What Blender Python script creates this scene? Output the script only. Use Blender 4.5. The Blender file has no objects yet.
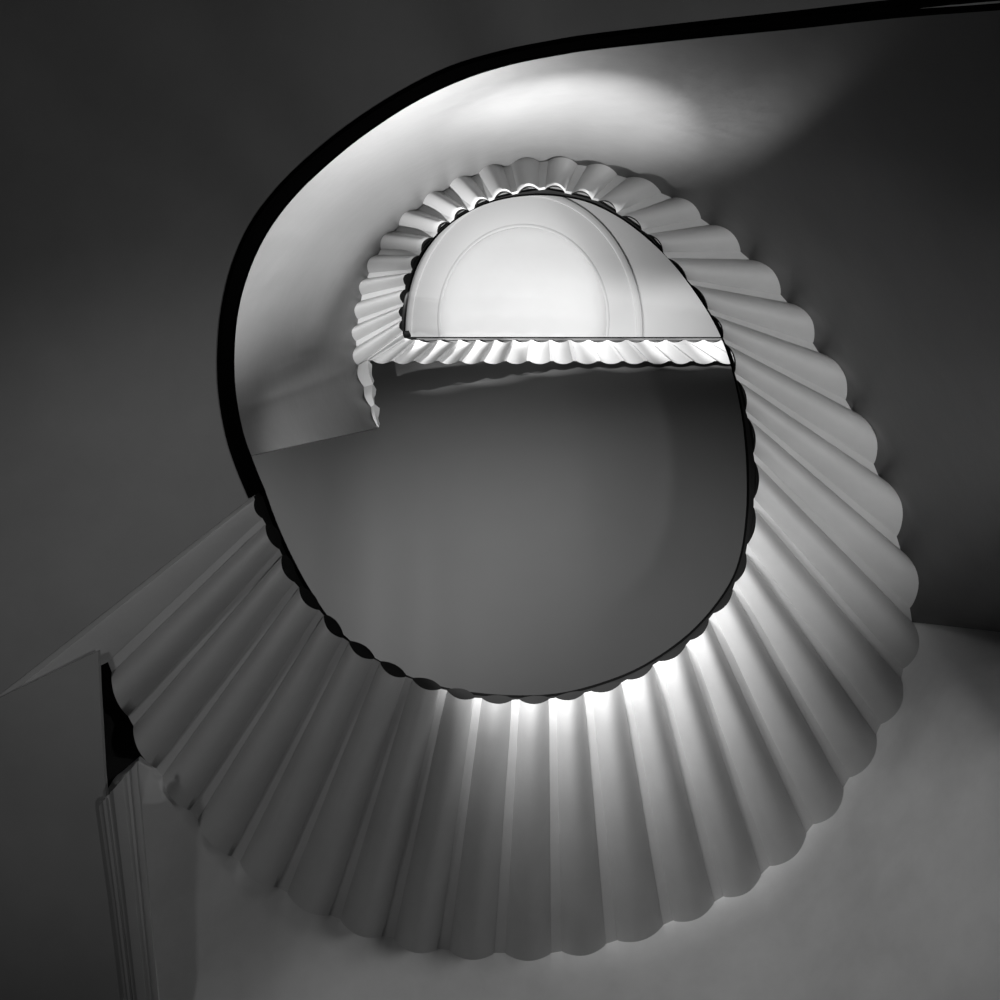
import bpy, math, random
from mathutils import Vector

random.seed(4)
sc = bpy.context.scene
COL = sc.collection
# ---------------------------------------------------------------- frame of reference
# The camera stands on the stairwell floor and looks straight up.
ZX, ZY, F = 620.0, 320.0, 900.0     # where the zenith falls in the frame, focal length (of 1000)
CAM_Z = 1.5
def P(x, y, h):
    """point at height h above the camera, seen in direction (x, y)"""
    return Vector((-(x - ZX) * h / F, (ZY - y) * h / F, CAM_Z + h))

# ---------------------------------------------------------------- materials
def mat(name, base, rough=0.6, var=0.08, scale=3.0, bump=0.0, spec=0.3, bscale=60.0, dark=None):
    m = bpy.data.materials.new(name); m.use_nodes = True
    nt = m.node_tree; b = nt.nodes['Principled BSDF']
    tc = nt.nodes.new('ShaderNodeTexCoord')
    n = nt.nodes.new('ShaderNodeTexNoise'); n.inputs['Scale'].default_value = scale
    n.inputs['Detail'].default_value = 8; n.inputs['Roughness'].default_value = 0.6
    nt.links.new(tc.outputs['Object'], n.inputs['Vector'])
    r = nt.nodes.new('ShaderNodeValToRGB')
    lo, hi = base * (1 - var), min(1, base * (1 + var))
    r.color_ramp.elements[0].position = 0.3; r.color_ramp.elements[1].position = 0.7
    r.color_ramp.elements[0].color = (lo, lo, lo, 1); r.color_ramp.elements[1].color = (hi, hi, hi, 1)
    nt.links.new(n.outputs['Fac'], r.inputs['Fac'])
    nt.links.new(r.outputs['Color'], b.inputs['Base Color'])
    b.inputs['Roughness'].default_value = rough
    b.inputs['Specular IOR Level'].default_value = spec
    if bump:
        n2 = nt.nodes.new('ShaderNodeTexNoise'); n2.inputs['Scale'].default_value = bscale
        n2.inputs['Detail'].default_value = 6
        nt.links.new(tc.outputs['Object'], n2.inputs['Vector'])
        bp = nt.nodes.new('ShaderNodeBump'); bp.inputs['Strength'].default_value = bump
        bp.inputs['Distance'].default_value = 0.02
        nt.links.new(n2.outputs['Fac'], bp.inputs['Height'])
        nt.links.new(bp.outputs['Normal'], b.inputs['Normal'])
    return m
M_STEP = mat('painted_stone', 0.56, 0.55, 0.05, 2.5, 0.05, 0.3)
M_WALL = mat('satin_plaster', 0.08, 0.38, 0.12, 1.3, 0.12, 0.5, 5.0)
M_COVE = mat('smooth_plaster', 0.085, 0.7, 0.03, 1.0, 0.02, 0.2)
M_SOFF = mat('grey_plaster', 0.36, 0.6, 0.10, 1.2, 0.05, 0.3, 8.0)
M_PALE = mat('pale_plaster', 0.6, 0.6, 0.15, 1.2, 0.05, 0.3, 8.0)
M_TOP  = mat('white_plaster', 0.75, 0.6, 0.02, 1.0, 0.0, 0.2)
M_DARK = mat('string_shade_and_rail', 0.014, 0.8, 0.1, 4.0, 0.0, 0.02)  # shade of the unlit stone ends put into the colour; thin upper rail too
M_RAIL = mat('black_rail_and_shade', 0.003, 0.9, 0.1, 4.0, 0.0, 0.0)  # black of the rail; on the landing edge it stands for shade
M_GREY = mat('lit_string_grey', 0.2, 0.6, 0.1, 4.0, 0.0, 0.2)  # lighter copy of the string colour where the upper run is lit
M_VOID = mat('recess_shade', 0.02, 0.7, 0.2, 3.0, 0.0, 0.1)  # darkness of the open recess put into the colour
M_TRIM = mat('painted_moulding', 0.5, 0.5, 0.05, 3.0, 0.0, 0.3)
M_FLOOR = mat('stone_floor', 0.04, 0.6, 0.15, 2.0, 0.0, 0.3)

# ---------------------------------------------------------------- mesh helpers
def link(name, me, parent=None):
    o = bpy.data.objects.new(name, me); COL.objects.link(o)
    if parent: o.parent = parent
    return o
def mesh_obj(name, verts, faces, mats, parent=None, midx=None, smooth=True, angle=35):
    me = bpy.data.meshes.new(name)
    me.from_pydata([tuple(v) for v in verts], [], faces)
    for m in (mats if isinstance(mats, (list, tuple)) else [mats]): me.materials.append(m)
    if midx: me.polygons.foreach_set('material_index', midx)
    me.polygons.foreach_set('use_smooth', [smooth] * len(faces))
    me.validate(); me.update()
    if smooth:
        try: me.set_sharp_from_angle(angle=math.radians(angle))
        except Exception: pass
    return link(name, me, parent)
def grid_faces(nr, nc):
    return [(r*nc+c, r*nc+c+1, (r+1)*nc+c+1, (r+1)*nc+c) for r in range(nr-1) for c in range(nc-1)]
def catmull(pts, n):
    out = []; m = len(pts)
    for i in range(m - 1):
        p0, p1, p2, p3 = pts[max(i-1, 0)], pts[i], pts[i+1], pts[min(i+2, m-1)]
        for k in range(n):
            t = k / n
            out.append(tuple(0.5*((2*b)+(-a+c)*t+(2*a-5*b+4*c-d)*t*t+(-a+3*b-3*c+d)*t**3)
                             for a, b, c, d in zip(p0, p1, p2, p3)))
    out.append(tuple(pts[-1])); return out
def lerp(a, b, t): return tuple(x + (y - x) * t for x, y in zip(a, b))
def solid_sheet(name, rows, thick, mats, parent=None, angle=50):
    """rows[r][c] world points of the seen face; given real thickness, away from the stairwell or upwards"""
    nr, nc = len(rows), len(rows[0]); f = [p for r in rows for p in r]
    nrm = [Vector((0, 0, 0)) for _ in f]; fs = grid_faces(nr, nc)
    for q in fs:
        n = (f[q[2]] - f[q[0]]).cross(f[q[3]] - f[q[1]])
        if n.length: n.normalize()
        for i in q: nrm[i] += n
    camp = Vector((0, 0, CAM_Z)); s = 0
    for p, n in zip(f, nrm): s += n.dot(camp - p)
    sg = 1 if s > 0 else -1
    back = [p - (n.normalized() if n.length else Vector()) * thick * sg for p, n in zip(f, nrm)]
    N = len(f); faces = list(fs) + [tuple(N + i for i in reversed(q)) for q in fs]
    ring = [c for c in range(nc)] + [r*nc + nc-1 for r in range(1, nr)] + \
           [(nr-1)*nc + c for c in range(nc-2, -1, -1)] + [r*nc for r in range(nr-2, 0, -1)]
    for i in range(len(ring)):
        a, b = ring[i], ring[(i+1) % len(ring)]
        faces.append((a, b, N + b, N + a))
    o = mesh_obj(name, f + back, faces, mats, parent, angle=angle)
    bm_fix(o); return o
def bm_fix(o):
    import bmesh
    bm = bmesh.new(); bm.from_mesh(o.data); bmesh.ops.recalc_face_normals(bm, faces=bm.faces)
    bm.to_mesh(o.data); bm.free()
def struct(o): o['kind'] = 'structure'; return o
def tube(name, pts, r, m, parent=None, seg=8):
    vs, fs = [], []; n = len(pts)
    for i, p in enumerate(pts):
        t = (pts[min(i+1, n-1)] - pts[max(i-1, 0)]).normalized()
        s = t.cross(Vector((0, 0, 1))).normalized(); u = s.cross(t)
        for k in range(seg):
            a = 2*math.pi*k/seg; vs.append(p + s*math.cos(a)*r*1.0 + u*math.sin(a)*r)
    for i in range(n-1):
        for k in range(seg):
            fs.append((i*seg+k, i*seg+(k+1) % seg, (i+1)*seg+(k+1) % seg, (i+1)*seg+k))
    fs.append(tuple(range(seg))[::-1]); fs.append(tuple((n-1)*seg+k for k in range(seg)))
    o = mesh_obj(name, vs, fs, m, parent); return o

# ---------------------------------------------------------------- the flight: joint lines of its stones
# (inner x, inner y, outer x, outer y, bulge of the inner end, bulge of the outer end)
RIBS = [
 (251.5,495.5,-30,715, 4,0),(261,519,108,662, 4,4),(278,550,128,716, 5,7),(293,583,156,768, 6,7),(318,611,190,810, 6,7),
 (342,639,231,856, 6,7),(373,660,277,887, 6,8),(405,678,330,915, 6,8),(440,690,383,936, 5,9),
 (474,699,438,949, 5,9),(512,701,494,953, 5,8),(549,700,551,953, 5,8),(584,694,606,944, 5,8),
 (621,684,663,925, 5,8),(653,666,714,902, 5,9),(686,646,761,874, 5,9),(709,620,806,833, 5,10),
 (733,590,843,788, 5,10),(746,554,876,735, 5,10),(754,508,901,680, 5,11),(755,462,912,622, 5,12),
 (748,418,901,551, 5,14),(737,380,879,477, 5,14),(726,344,852,411, 5,12),(712,315,819,353, 4,12),
 (692,285,788,303, 4,11),(668,258,750,260, 4,9),(648,234,710,225, 5,8),(622,216,672,198, 6,7),
 (598,201,627,178, 6,6),(571,194,587,166, 6,6),(545,189,548,161, 6,5),(518,193,511,165, 6,6),
 (494,199,479,174, 6,6),(474,208,449,188, 6,6),(454,219,423,205, 6,6),(437,233,399,226, 5,6),
 (421,251,381,249, 5,6),(412,269,369,273, 5,6),(405,285,362,295, 5,5),(403,303,358,319, 4,5),
 (401,317,356,341, 3,5),(402,331,358,365, 3,4)]
NCURVE = len(RIBS)
BAR = [(402,331,358,365),(404,338,369,360),(415,340,390,361),(437,340,412,361),(458,340,435,361),(476,340,458,361),
 (494,340,480,361),(512,340,503,361),(530,340,526,361),(549,340,550,361),(568,340,573,361),(587,340,597,361),
 (606,340,621,361),(625,340,644,361),(645,340,668,361),(664,340,690,361),(683,340,714,361),
 (702,340,738,361),(721,340,762,361)]
H0, RISE = 4.5, 0.11
def HK(k): return H0 + RISE * k

def bulge(u): return math.sin(math.pi * u) ** 0.75 if 0 < u < 1 else 0.0
def make_step(a, b, k, amp_i, amp_o, depth, thick, parent, strip=0.2, nw=15, name='step', lastdrop=True):
    I0, O0, I1, O1 = Vector(a[:2]), Vector(a[2:4]), Vector(b[:2]), Vector(b[2:4])
    ci, co = (I1 - I0), (O1 - O0)
    def nrm(c, ref):
        n = Vector((c.y, -c.x)); n.normalize()
        return n if n.dot(ref) > 0 else -n
    mid = ((O0 + O1) - (I0 + I1))
    ni, no = nrm(ci, mid), nrm(co, mid)
    ts = [0, .02, strip*.5, strip-.01] + [strip + (1-strip)*(0.5-0.5*math.cos(math.pi*j/16)) for j in range(17)]
    rows, tops = [], []
    for t in ts:
        u = (t - strip) / (1 - strip)
        bl = bulge(max(0, min(1, u)))
        h = HK(k + t) - depth * bl
        if t == 1: h = HK(k + t) 
        pi = I0 + ci * t + ni * amp_i * bl; po = O0 + co * t + no * amp_o * bl
        A, B = P(pi.x, pi.y, h), P(po.x, po.y, h)
        row = []
        for w in range(nw):
            s = w / (nw - 1)
            p = A.lerp(B, s)
            # softened arris at the well end, as cut stone has
            if w == 0: p.z += 0.018
            row.append(p)
        rows.append(row)
        hb = HK(k + t) + thick
        tops.append([Vector((p.x, p.y, CAM_Z + hb)) for p in row])
    nt = len(ts); v = [p for r in rows for p in r] + [p for r in tops for p in r]; N = nt * nw
    fs, mi = [], []
    for q in grid_faces(nt, nw):
        fs.append(q); mi.append(0); fs.append(tuple(N + i for i in reversed(q))); mi.append(0)
    for r in range(nt - 1):
        i, j = r*nw, (r+1)*nw
        fs.append((i, j, N+j, N+i)); mi.append(1)            # the end that faces the well, its shade put into the colour
        i, j = r*nw+nw-1, (r+1)*nw+nw-1
        fs.append((i, j, N+j, N+i)); mi.append(0)
    for base in (0, (nt-1)*nw):
        for w in range(nw - 1):
            fs.append((base+w, base+w+1, N+base+w+1, N+base+w)); mi.append(0)
    o = mesh_obj(name, v, fs, [M_STEP, M_DARK], parent, mi, angle=38)
    bm_fix(o)
    return o, [r[-1] for r in rows]

def empty(name, loc=(0, 0, 0)):
    o = bpy.data.objects.new(name, None); COL.objects.link(o); o.location = loc; return o

stair = empty('spiral_staircase')
stair['label'] = 'grey stone spiral staircase with fluted underside winding round the open well'
stair['category'] = 'staircase'
outer_join = {}
for k in range(NCURVE - 1):
    a, b = RIBS[k], RIBS[k+1]
    depth = (0.125 if k < 9 else 0.11 if k < 20 else 0.095) if k else 0.02
    o, oj = make_step(a, b, k, (a[4]+b[4])/2, a[5]*.5 + b[5]*.5, depth, 0.035, stair, strip=0.2 if k < 26 else 0.24)
    outer_join[k] = oj

# corner toe of the flight: three shrinking stones running down into the corner
toe = [((368,360),(358.5,365)),((373,384),(364,387)),((374.5,404),(371,407)),((379,427),(378,427.5))]
for i in range(3):
    (a0, a1), (b0, b1) = toe[i], toe[i+1]
    rows = []
    for j in range(9):
        t = j / 8; bl = math.sin(math.pi*t)
        r0, r1 = lerp(a0, b0, t), lerp(a1, b1, t)
        h = HK(41.6 - 0.6*(i + t)) - 0.05 * bl
        rows.append([P(r0[0] + -1.6*bl, r0[1], h), P((r0[0]+r1[0])/2 - 2*bl, r0[1]*.5+r1[1]*.5, h),
                     P(r1[0] - 3.4*bl*(1 - i*.25), r1[1], h)])
    solid_sheet('step', rows, 0.08, M_STEP, stair)

upper = stair
bar_join = []
for i in range(len(BAR) - 1):
    k = NCURVE - 1 + i
    o, oj = make_step(BAR[i], BAR[i+1], k, 2.6 if i > 1 else 0.5, 3.0 if i > 0 else 0.4, 0.05, 0.3, upper, strip=0.16, nw=7)
    bar_join.append(oj)

# ---------------------------------------------------------------- edge of the open well, handrail
HOLE = [(1150,-6,2.55),(1000,6,2.8),(900,14,3.0),(800,25,3.25),(700,35,3.5),(600,46,3.75),(560,52,3.85),(510,62,3.95),(460,78,4.1),
 (410,102,4.2),(360,135,4.3),(320,168,4.4),(290,198,4.45),(265,232,4.5),(247,270,4.5),(236,310,4.5),(232,350,4.5),
 (233,390,4.5),(240,430,4.5),(250,460,4.5),(262,490,4.5)]
EDGE = [(1150,-16),(1000,-1),(900,7),(800,17),(700,27),(600,38),(555,45),(504,55),(452,70),
 (400,96),(349,129),(308,162),(277,193),(252,227),(235,266),(225,308),(221,350),
 (222,392),(229,434),(239,466),(252,497)]
RIM = [(262,490,0),(275,525,1),(291,560,2.2),(310,594,3.3),(334,628,4.6),(362,653,5.8),(398,674,7),(438,688,8.2),
 (478,695,9.3),(520,697.5,10.3),(560,695,11.4),(600,685,12.6),(640,669,13.8),(680,643,15),(709,615,16.2),(732,582,17.3),
 (743,550,18.1),(748,508,19),(748,466,20),(745,428,21),(739,393,21.8),(730,357,22.8),(718,327,23.8),(700,297,24.8),
 (676,265,25.9),(650,239,27),(621,217,28),(591,202,29.2),(563,195.5,30.3),(535,194,31.4),(507,197,32.6),(480,205,33.8),
 (455,219,35),(434,238,36.3),(418,262,37.6),(409,288,39),(405,315,40.6),(404,337,42)]
rail_pts = [P(x, y, h + 0.15) for x, y, h in catmull(HOLE, 5)] + \
           [P(x, y, HK(k) + 0.22) for x, y, k in catmull(RIM, 6)][1:]
tube('handrail', rail_pts, 0.014, M_RAIL, stair)
rail2 = [P(x, 337.6, HK(42 + (x-404)/19.5) + 0.3) for x in range(404, 740, 8)]
tube('handrail', rail2, 0.008, M_DARK, upper)
rs = [[P(BAR[i][0]+2, 345 if i > 1 else BAR[i][1]+1.5, HK(42+i)+.12) for i in range(1, len(BAR))],
      [P(BAR[i][0]+2, 337.6, HK(42+i)+.28) for i in range(1, len(BAR))]]
solid_sheet('stair_string', rs, 0.02, M_GREY, stair)
# lining of the well edge between the stone ends and the rail
rim = catmull(RIM, 6)
def seg_point(k):
    i = max(0, min(NCURVE-2, int(k))); t = k - i
    a, b = RIBS[i], RIBS[i+1]; return a[0]+(b[0]-a[0])*t, a[1]+(b[1]-a[1])*t
rows = [[], [], []]
for x, y, k in rim:
    ix, iy = seg_point(k)
    h = HK(k)
    rows[0].append(P(ix, iy, h + 0.10).lerp(P(x, y, h + .22), 0.02))
    rows[1].append(P(ix, iy, h + 0.10).lerp(P(x, y, h + .22), 0.5))
    rows[2].append(P(x, y, h + 0.22))
solid_sheet('stair_string', rows, 0.02, M_DARK, stair)

# ---------------------------------------------------------------- soffit of the landing and of the ramp below it
hole = catmull(HOLE, 4); edge = catmull([e + (h[2],) for e, h in zip(EDGE, HOLE)], 4)
OUT = [(1150,-330),(1000,-330),(880,-330),(760,-330),(640,-330),(500,-330),(440,-330),(360,-330),(260,-330),(160,-330),
 (60,-330),(-60,-320),(-180,-260),(-280,-180),(-330,-60),(-340,80),(-340,220),(-340,380),(-340,540),(-340,740),(-340,960)]
outp = catmull([o + (h[2],) for o, h in zip(OUT, HOLE)], 4)
NW = 12
rows = []
for w in range(NW + 1):
    s = (w / NW) ** 1.5
    rows.append([P(*e).lerp(P(o[0], o[1], e[2]), s) for e, o in zip(edge, outp)])
# a rounded arris and the face towards the well, its shade coloured black
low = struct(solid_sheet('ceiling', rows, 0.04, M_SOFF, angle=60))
fas = [[P(e[0], e[1], e[2]-.01) for e in edge], [P(e[0]*.5+h[0]*.5, e[1]*.5+h[1]*.5, e[2]+.045) for e, h in zip(edge, hole)],
       [P(h[0], h[1], h[2]+.13) for h in hole]]
struct(solid_sheet('trim_1', fas, 0.02, M_RAIL))
# soffit running on to the lower left, with a straight edge over the recess
pl = [[(251,498),(-30,722),(-340,968)],[(240,506.5),(-34,724),(-340,975)]]
ext = [[(-340,955,4.49),(-30,712,4.49),(98,651,4.49)],[(-340,985,4.49),(-30,745,4.49),(99,680,4.49)],
       [(-340,1100,4.49),(-10,900,4.49),(104,770,4.49)],[(-340,1300,4.49),(0,1060,4.49),(124,1000,4.49)],
       [(-340,1500,4.49),(0,1300,4.49),(150,1220,4.49)]]
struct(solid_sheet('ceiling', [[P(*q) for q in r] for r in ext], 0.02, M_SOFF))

# ---------------------------------------------------------------- curved wall above and beside the flight
def wall_loft(name, top, bot, m, nv=10, thick=0.15, prof=None):
    rows = []
    for v in range(nv + 1):
        s = v / nv
        rows.append([a.lerp(b, s) for a, b in zip(top, bot)])
    return struct(solid_sheet(name, rows, thick, m, angle=70))
WB = {20:(1120,646,5.8),21:(1130,648,4.6),22:(1140,600,4.1),23:(1130,495,3.9),24:(1120,385,3.7),25:(1110,270,3.4),
 26:(1110,130,3.2),27:(1110,-10,3.1),28:(1030,-80,3.3),29:(880,-75,3.55),30:(730,-32,3.8),31:(620,-5,4.0),32:(530,20,4.2),
 33:(450,50,4.35),34:(380,85,4.5),35:(320,128,4.6),36:(268,175,4.7),37:(232,222,4.8),38:(208,268,4.9),39:(196,310,5.0),
 40:(192,350,5.1),41:(194,385,5.2),42:(198,412,5.25),43:(203,432,5.3),44:(210,448,5.35),45:(222,461.5,5.4)}
def smooth_line(pts, w, times=2):
    for _ in range(times):
        out = []
        for i in range(len(pts)):
            r = min(w, i, len(pts)-1-i); c = Vector((0, 0, 0))
            for q in pts[i-r:i+r+1]: c += q
            out.append(c/(2*r+1))
        pts = out
    return pts
def wall_rows(top, bot, n=22, un=1.0):
    s1 = smooth_line(top, 10, 2); s2 = smooth_line(s1, 10, 2); sm = [a + (a - b)*un for a, b in zip(s1, s2)]; b2 = smooth_line(bot, 22, 3) if un else smooth_line(bot, 6, 1)
    rows = [top]
    for v in range(1, n + 1):
        q = (v/n)**1.7; mix = min(1, q*9)
        rows.append([(a.lerp(m_, mix)).lerp(b, q) for a, m_, b in zip(top, sm, b2)])
    return rows
wtop, wbot = [], []
for k in range(20, 42):
    oj = outer_join[k]; n = len(oj)
    for j, p in enumerate(oj[:-1]):
        if j in (1, 3): continue
        t = j/(n-1)
        wtop.append(p); a, b = WB[k], WB[k+1]
        wbot.append((k + max(0,(j-3))/(n-4)*.8 + min(j,3)/3*.2))
bc = [WB[k] for k in range(20, 46)]
bcs = catmull(bc, 10)
def wb(k):
    f = (k-20)*10; i = min(int(f), len(bcs)-2); return P(*lerp(bcs[i], bcs[i+1], f-i))
wbot = [wb(k) for k in wbot]
toeL = [((358,365),42),((357,376),42.5),((364,387),43),((364,398),43.5),((371,407),44),((372.5,418),44.5),((378.5,427.5),45)]
for (x, y), k in toeL:
    wtop.append(P(x, y, HK(41.6 - 0.6*(k-42)) )); wbot.append(wb(k))
rows = wall_rows(wtop, wbot)
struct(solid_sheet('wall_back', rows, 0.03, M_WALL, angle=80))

# ---------------------------------------------------------------- coved wall seen through the well
T = [(150,440,6.7),(190,425,7.2),(235,405,7.8),(280,388,8.7),(320,375,9.7),(350,366,10.4),(372,361,10.6),(400,360,10.6),(430,359,10.6)] + \
    [(x, 359, max(10.6, HK(44+(x-412)/23.0)+.5)) for x in range(450, 800, 24)]
B = [(195,760,5.5),(215,760,5.7),(240,760,6.0),(262,760,6.3),(290,760,6.7),(320,760,7.1),(350,760,7.4),(380,760,7.6),(420,760,7.8)]
nB = len(T) - len(B)
B += [(440+ (i+1)*(860-440)/nB, 760 - 140*((i+1)/nB)**2, 7.8 + .4*(i+1)/nB) for i in range(nB)]
T = catmull(T, 4); B = catmull(B, 4)
vi = [0,.03,.07,.12,.18,.26,.35,.45,.56,.7,.85,1]
gi = [0,.16,.31,.43,.53,.62,.70,.77,.83,.90,.955,1]
def cove(t, b, v, g): return P(t[0]+(b[0]-t[0])*v, t[1]+(b[1]-t[1])*v, t[2]+(b[2]-t[2])*g)
rows = [[cove(t, b, v, g) for t, b in zip(T, B)] for v, g in zip(vi, gi)]
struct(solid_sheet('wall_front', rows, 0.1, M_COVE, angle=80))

# ---------------------------------------------------------------- lower wall under the near flight
top, bot = [], []
start = [(140,756,HK(2.8))]
for s in start: top.append(P(*s)); bot.append((131,792,4.6))
LB = {3:(132,815,4.62),4:(138,880,4.6),5:(140,960,4.56),6:(135,1090,4.5),7:(190,1200,4.1),8:(290,1300,3.8),9:(390,1340,3.7),
 10:(480,1350,3.7),11:(570,1360,3.7),12:(660,1350,3.7),13:(740,1330,3.7),14:(830,1300,3.7),15:(910,1260,3.7),16:(990,1220,3.6),
 17:(1060,1180,3.5),18:(1130,1120,3.5),19:(1180,1050,3.5),20:(1210,960,3.6)}
for k in range(3, 20):
    oj = outer_join[k]; n = len(oj)
    for j, p in enumerate(oj[:-1]):
        if j in (1, 3): continue
        top.append(p); bot.append(lerp(LB[k], LB[k+1], j/(n-1)))
top.append(outer_join[19][-1]); bot.append(LB[20])
for x, y, h, q in [(930,614.5,6.7,(1235,940,3.7)),(960,619.5,6.66,(1270,920,3.8)),(1000,627,6.6,(1310,900,3.9)),(1100,645,6.4,(1400,860,4.1)),(1250,670,6.0,(1500,820,4.4))]:
    top.append(P(x, y, h)); bot.append(q)
bot = [P(*q) if isinstance(q, tuple) else q for q in bot]
rows = wall_rows(top, bot, un=0.0)
struct(solid_sheet('wall_right', rows, 0.12, M_PALE, angle=80))
# highlight along the wall's free top edge, put in as a white strip
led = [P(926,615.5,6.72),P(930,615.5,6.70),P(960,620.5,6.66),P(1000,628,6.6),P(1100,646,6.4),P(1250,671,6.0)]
struct(tube('edge_highlight', led, 0.008, M_TOP))

# ---------------------------------------------------------------- recess and cornice at the lower left
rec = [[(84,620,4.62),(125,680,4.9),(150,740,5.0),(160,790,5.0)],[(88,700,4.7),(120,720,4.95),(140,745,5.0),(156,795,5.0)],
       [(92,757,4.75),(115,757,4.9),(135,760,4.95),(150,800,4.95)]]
struct(solid_sheet('wall_left', [[P(*q) for q in r] for r in rec], 0.05, M_VOID))  # near-black sheet standing for the darkness in the recess
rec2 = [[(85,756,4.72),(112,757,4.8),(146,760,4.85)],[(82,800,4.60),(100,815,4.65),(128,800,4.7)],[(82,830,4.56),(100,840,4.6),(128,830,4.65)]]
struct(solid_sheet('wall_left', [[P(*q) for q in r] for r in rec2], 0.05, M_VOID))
# cornice: a run moulding, profile across it (fraction, drop)
prof = [(0,0.0),(.06,.0),(.10,.05),(.17,.055),(.2,.02),(.27,.02),(.33,.06),(.36,.08),(.44,.085),(.60,.088),(.66,.07),(.70,.05),(.76,.035),(.80,.03),(.82,.06),(.9,.065),(.96,.06),(1,.0)]
La = [(99,806),(112,900),(124.5,1000),(140,1120)]; Ra = [(138,761),(148,875),(160,1000),(172,1120)]
rows = []
for l, r in zip(La, Ra):
    row = []
    for f, d in prof:
        x, y = lerp(l, r, f)
        row.append(P(x, y, 4.46 - d*.6))
    rows.append(row)
struct(solid_sheet('trim_3', rows, 0.012, M_TRIM, angle=30))

# ---------------------------------------------------------------- top ceiling with its dome
HC = 13.0
dome = empty('ceiling_dome', P(523.5, 322, HC))
dome['label'] = 'bright white round ceiling dome with a raised rim, at the very top of the stairwell'
dome['category'] = 'dome'
def ring_obj(name, prof, m, parent, n=96, close=False, both=None):
    """prof: list of (rx, ry, cx, cy, h) in frame units"""
    vs, fs = [], []
    for rx, ry, cx, cy, h in prof:
        for i in range(n):
            a = 2*math.pi*i/n; vs.append(P(cx + rx*math.cos(a), cy - ry*math.sin(a), h))
    for r in range(len(prof)-1):
        for i in range(n):
            fs.append((r*n+i, r*n+(i+1) % n, (r+1)*n+(i+1) % n, (r+1)*n+i))
    if close: fs.append(tuple((len(prof)-1)*n + i for i in range(n)))
    o = mesh_obj(name, vs, fs, m, None, angle=40)
    if parent: o.parent = parent; o.matrix_parent_inverse = parent.matrix_world.inverted()
    return o
C0 = (523.5, 320)
bpy.context.view_layer.update()
bowl = []
for j in range(14):
    a = j/13*math.pi/2
    s = math.cos(a)
    hh = HC + 0.02 + 1.0*math.sin(a)
    # a shallow bowl: plan radius shrinks with height
    bowl.append((82.5*s*HC/hh + .3, 92*s*HC/hh + .3, C0[0] + (ZX-C0[0])*(1-HC/hh), C0[1], hh))
ring_obj('dome_bowl', bowl, M_TOP, dome, close=True)
ring_obj('dome_rim', [(86.2,96.2,*C0,HC-.03),(85.6,95.6,*C0,HC-.036),(84.4,94.4,*C0,HC-.04),(83.2,93.2,*C0,HC-.036),(82.4,92.2,*C0,HC+.03)], M_TOP, dome)
ring_obj('ceiling_ring', [(85,95,*C0,HC-.03),(112,134,524,330,HC-.03),(113,135,524,330,HC-.045),(116,138,524,330,HC-.05),(118.5,140.5,524,330,HC-.035),(119.5,141.5,524,330,HC)], M_TOP, dome)
struct(ring_obj('ceiling', [(119,141,524,330,HC-.005),(420,420,560,330,HC+.0)], M_TOP, None))

# ---------------------------------------------------------------- floor
fl = [[Vector((-9, -9, 0)), Vector((9, -9, 0))], [Vector((-9, 9, 0)), Vector((9, 9, 0))]]
struct(solid_sheet('floor', fl, 0.1, M_FLOOR))

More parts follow.
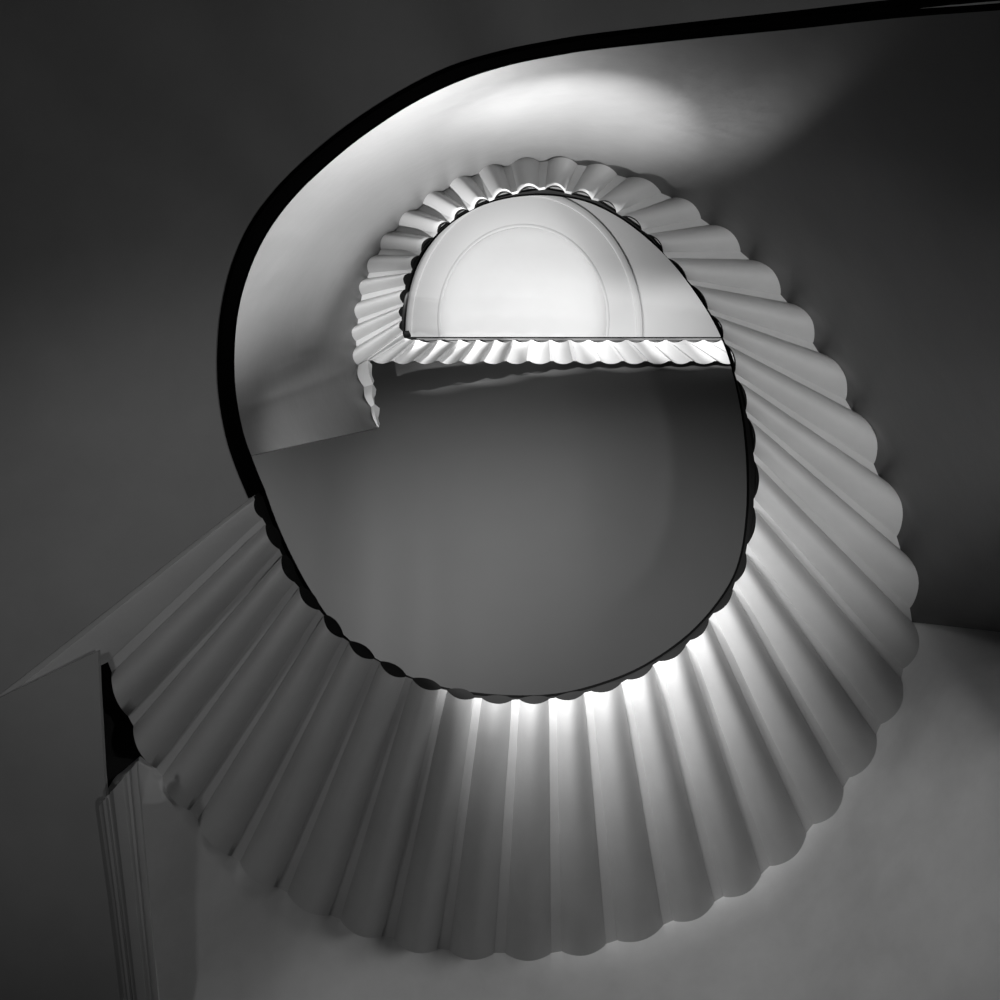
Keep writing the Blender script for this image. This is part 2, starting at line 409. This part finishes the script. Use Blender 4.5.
# ---------------------------------------------------------------- lights, all added and without fixtures
def point(name, p, e, r=0.0):
    l = bpy.data.lights.new(name, 'POINT'); l.energy = e; l.shadow_soft_size = r
    o = bpy.data.objects.new(name, l); COL.objects.link(o); o.location = p; return o
def spot(name, p, target, e, ang, blend=1.0, r=0.05):
    l = bpy.data.lights.new(name, 'SPOT'); l.energy = e; l.spot_size = math.radians(ang); l.spot_blend = blend
    l.shadow_soft_size = r
    o = bpy.data.objects.new(name, l); COL.objects.link(o); o.location = p
    o.rotation_euler = (Vector(target) - Vector(p)).to_track_quat('-Z', 'Y').to_euler(); return o
L = {
'well_fill':  lambda: (spot('well_fill', P(515,540,5.06), P(515,540,5.06)+Vector((0,-.5,.87)), 300, 105, .75, 0.1),
                       spot('well_fill', P(625,535,5.35), P(625,535,5.35)+Vector((-.08,-.5,.87)), 80, 106, .75, 0.1)),  # added unseen spots brightening the inner ends of the bottom steps
'low_fill':  lambda: spot('low_fill', P(590,460,5.52), P(590,460,5.52)+Vector((-.2,-.95,-.34)), 54, 116, .6, 0.3),  # added spot in the well, brightens the lower wall and grazes the soffit
'side_fill':  lambda: spot('side_fill', P(2480,1130,1.0), P(775,375,7.1), 620, 46, 1, 0.15),  # added out of view to brighten the right-hand steps
'wall_fill':  lambda: spot('wall_fill', P(545,400,8.2), P(440,178,7.0), 640, 104, 1, 0),  # added unseen wash for the left part of the curved wall
'wall_hot_fill':  lambda: spot('wall_hot_fill', P(545,390,4.6), P(570,118,6.0), 1300, 50, 1, 0),  # added spot that makes the bright pool on the curved wall
'cove_fill':  lambda: spot('cove_fill', P(420,460,5.2), P(370,510,8.2), 330, 86, 1, 0),  # unseen fill added for the coved wall
'upper_fill': lambda: [spot('upper_fill', P(x,292,h), P(x,292,h)+Vector((0,-.45,1)), e, 70, .5, 0) for x, h, e in ((410,8.9,50),(470,9.1,60),(540,9.4,66),(610,9.7,58),(680,10.0,58),(735,10.2,60))],  # row of added spots brightening the straight upper run
'left_fill':  lambda: spot('left_fill', P(600,330,5.0), P(378,310,9.0), 650, 17, 1, 0),  # narrow unseen spot added for the upper left steps
'dome_fill':  lambda: (spot('dome_fill', P(495,270,11.2), P(495,270,12.2), 115, 155, .3, 0),
                       spot('dome_fill', P(523,358,12.45), P(523,335,13), 22, 125, .6, 0)),  # added unseen lights for the ceiling ring and the bowl
'floor_fill': lambda: spot('floor_fill', P(2750,650,.8), P(220,290,4.4), 130, 88, 1, 0),  # added out of frame to fill the landing soffit
'landing_fill': lambda: spot('landing_fill', P(-1300,300,1.3), P(270,730,4.9), 50, 82, 1, 0.1),  # added out of frame at the left to model the flutes
}
for k_, f_ in L.items():
    f_()
w = bpy.data.worlds.new('world'); sc.world = w; w.use_nodes = True
w.node_tree.nodes['Background'].inputs['Color'].default_value = (1, 1, 1, 1)
w.node_tree.nodes['Background'].inputs['Strength'].default_value = 0.001

# ---------------------------------------------------------------- camera
cd = bpy.data.cameras.new('camera'); cam = bpy.data.objects.new('camera', cd); COL.objects.link(cam)
cam.location = (0, 0, CAM_Z); cam.rotation_euler = (0, math.pi, 0)
cd.sensor_width = 36; cd.lens = 36 * F / 1000
cd.shift_x = -(ZX - 500) / 1000; cd.shift_y = -(500 - ZY) / 1000
cd.clip_start = 0.05; cd.clip_end = 200
sc.camera = cam
vs = sc.view_settings
sc.display_settings.display_device = 'sRGB'
vs.view_transform = 'Standard'; vs.look = 'None'; vs.exposure = 0; vs.gamma = 1; vs.use_curve_mapping = False
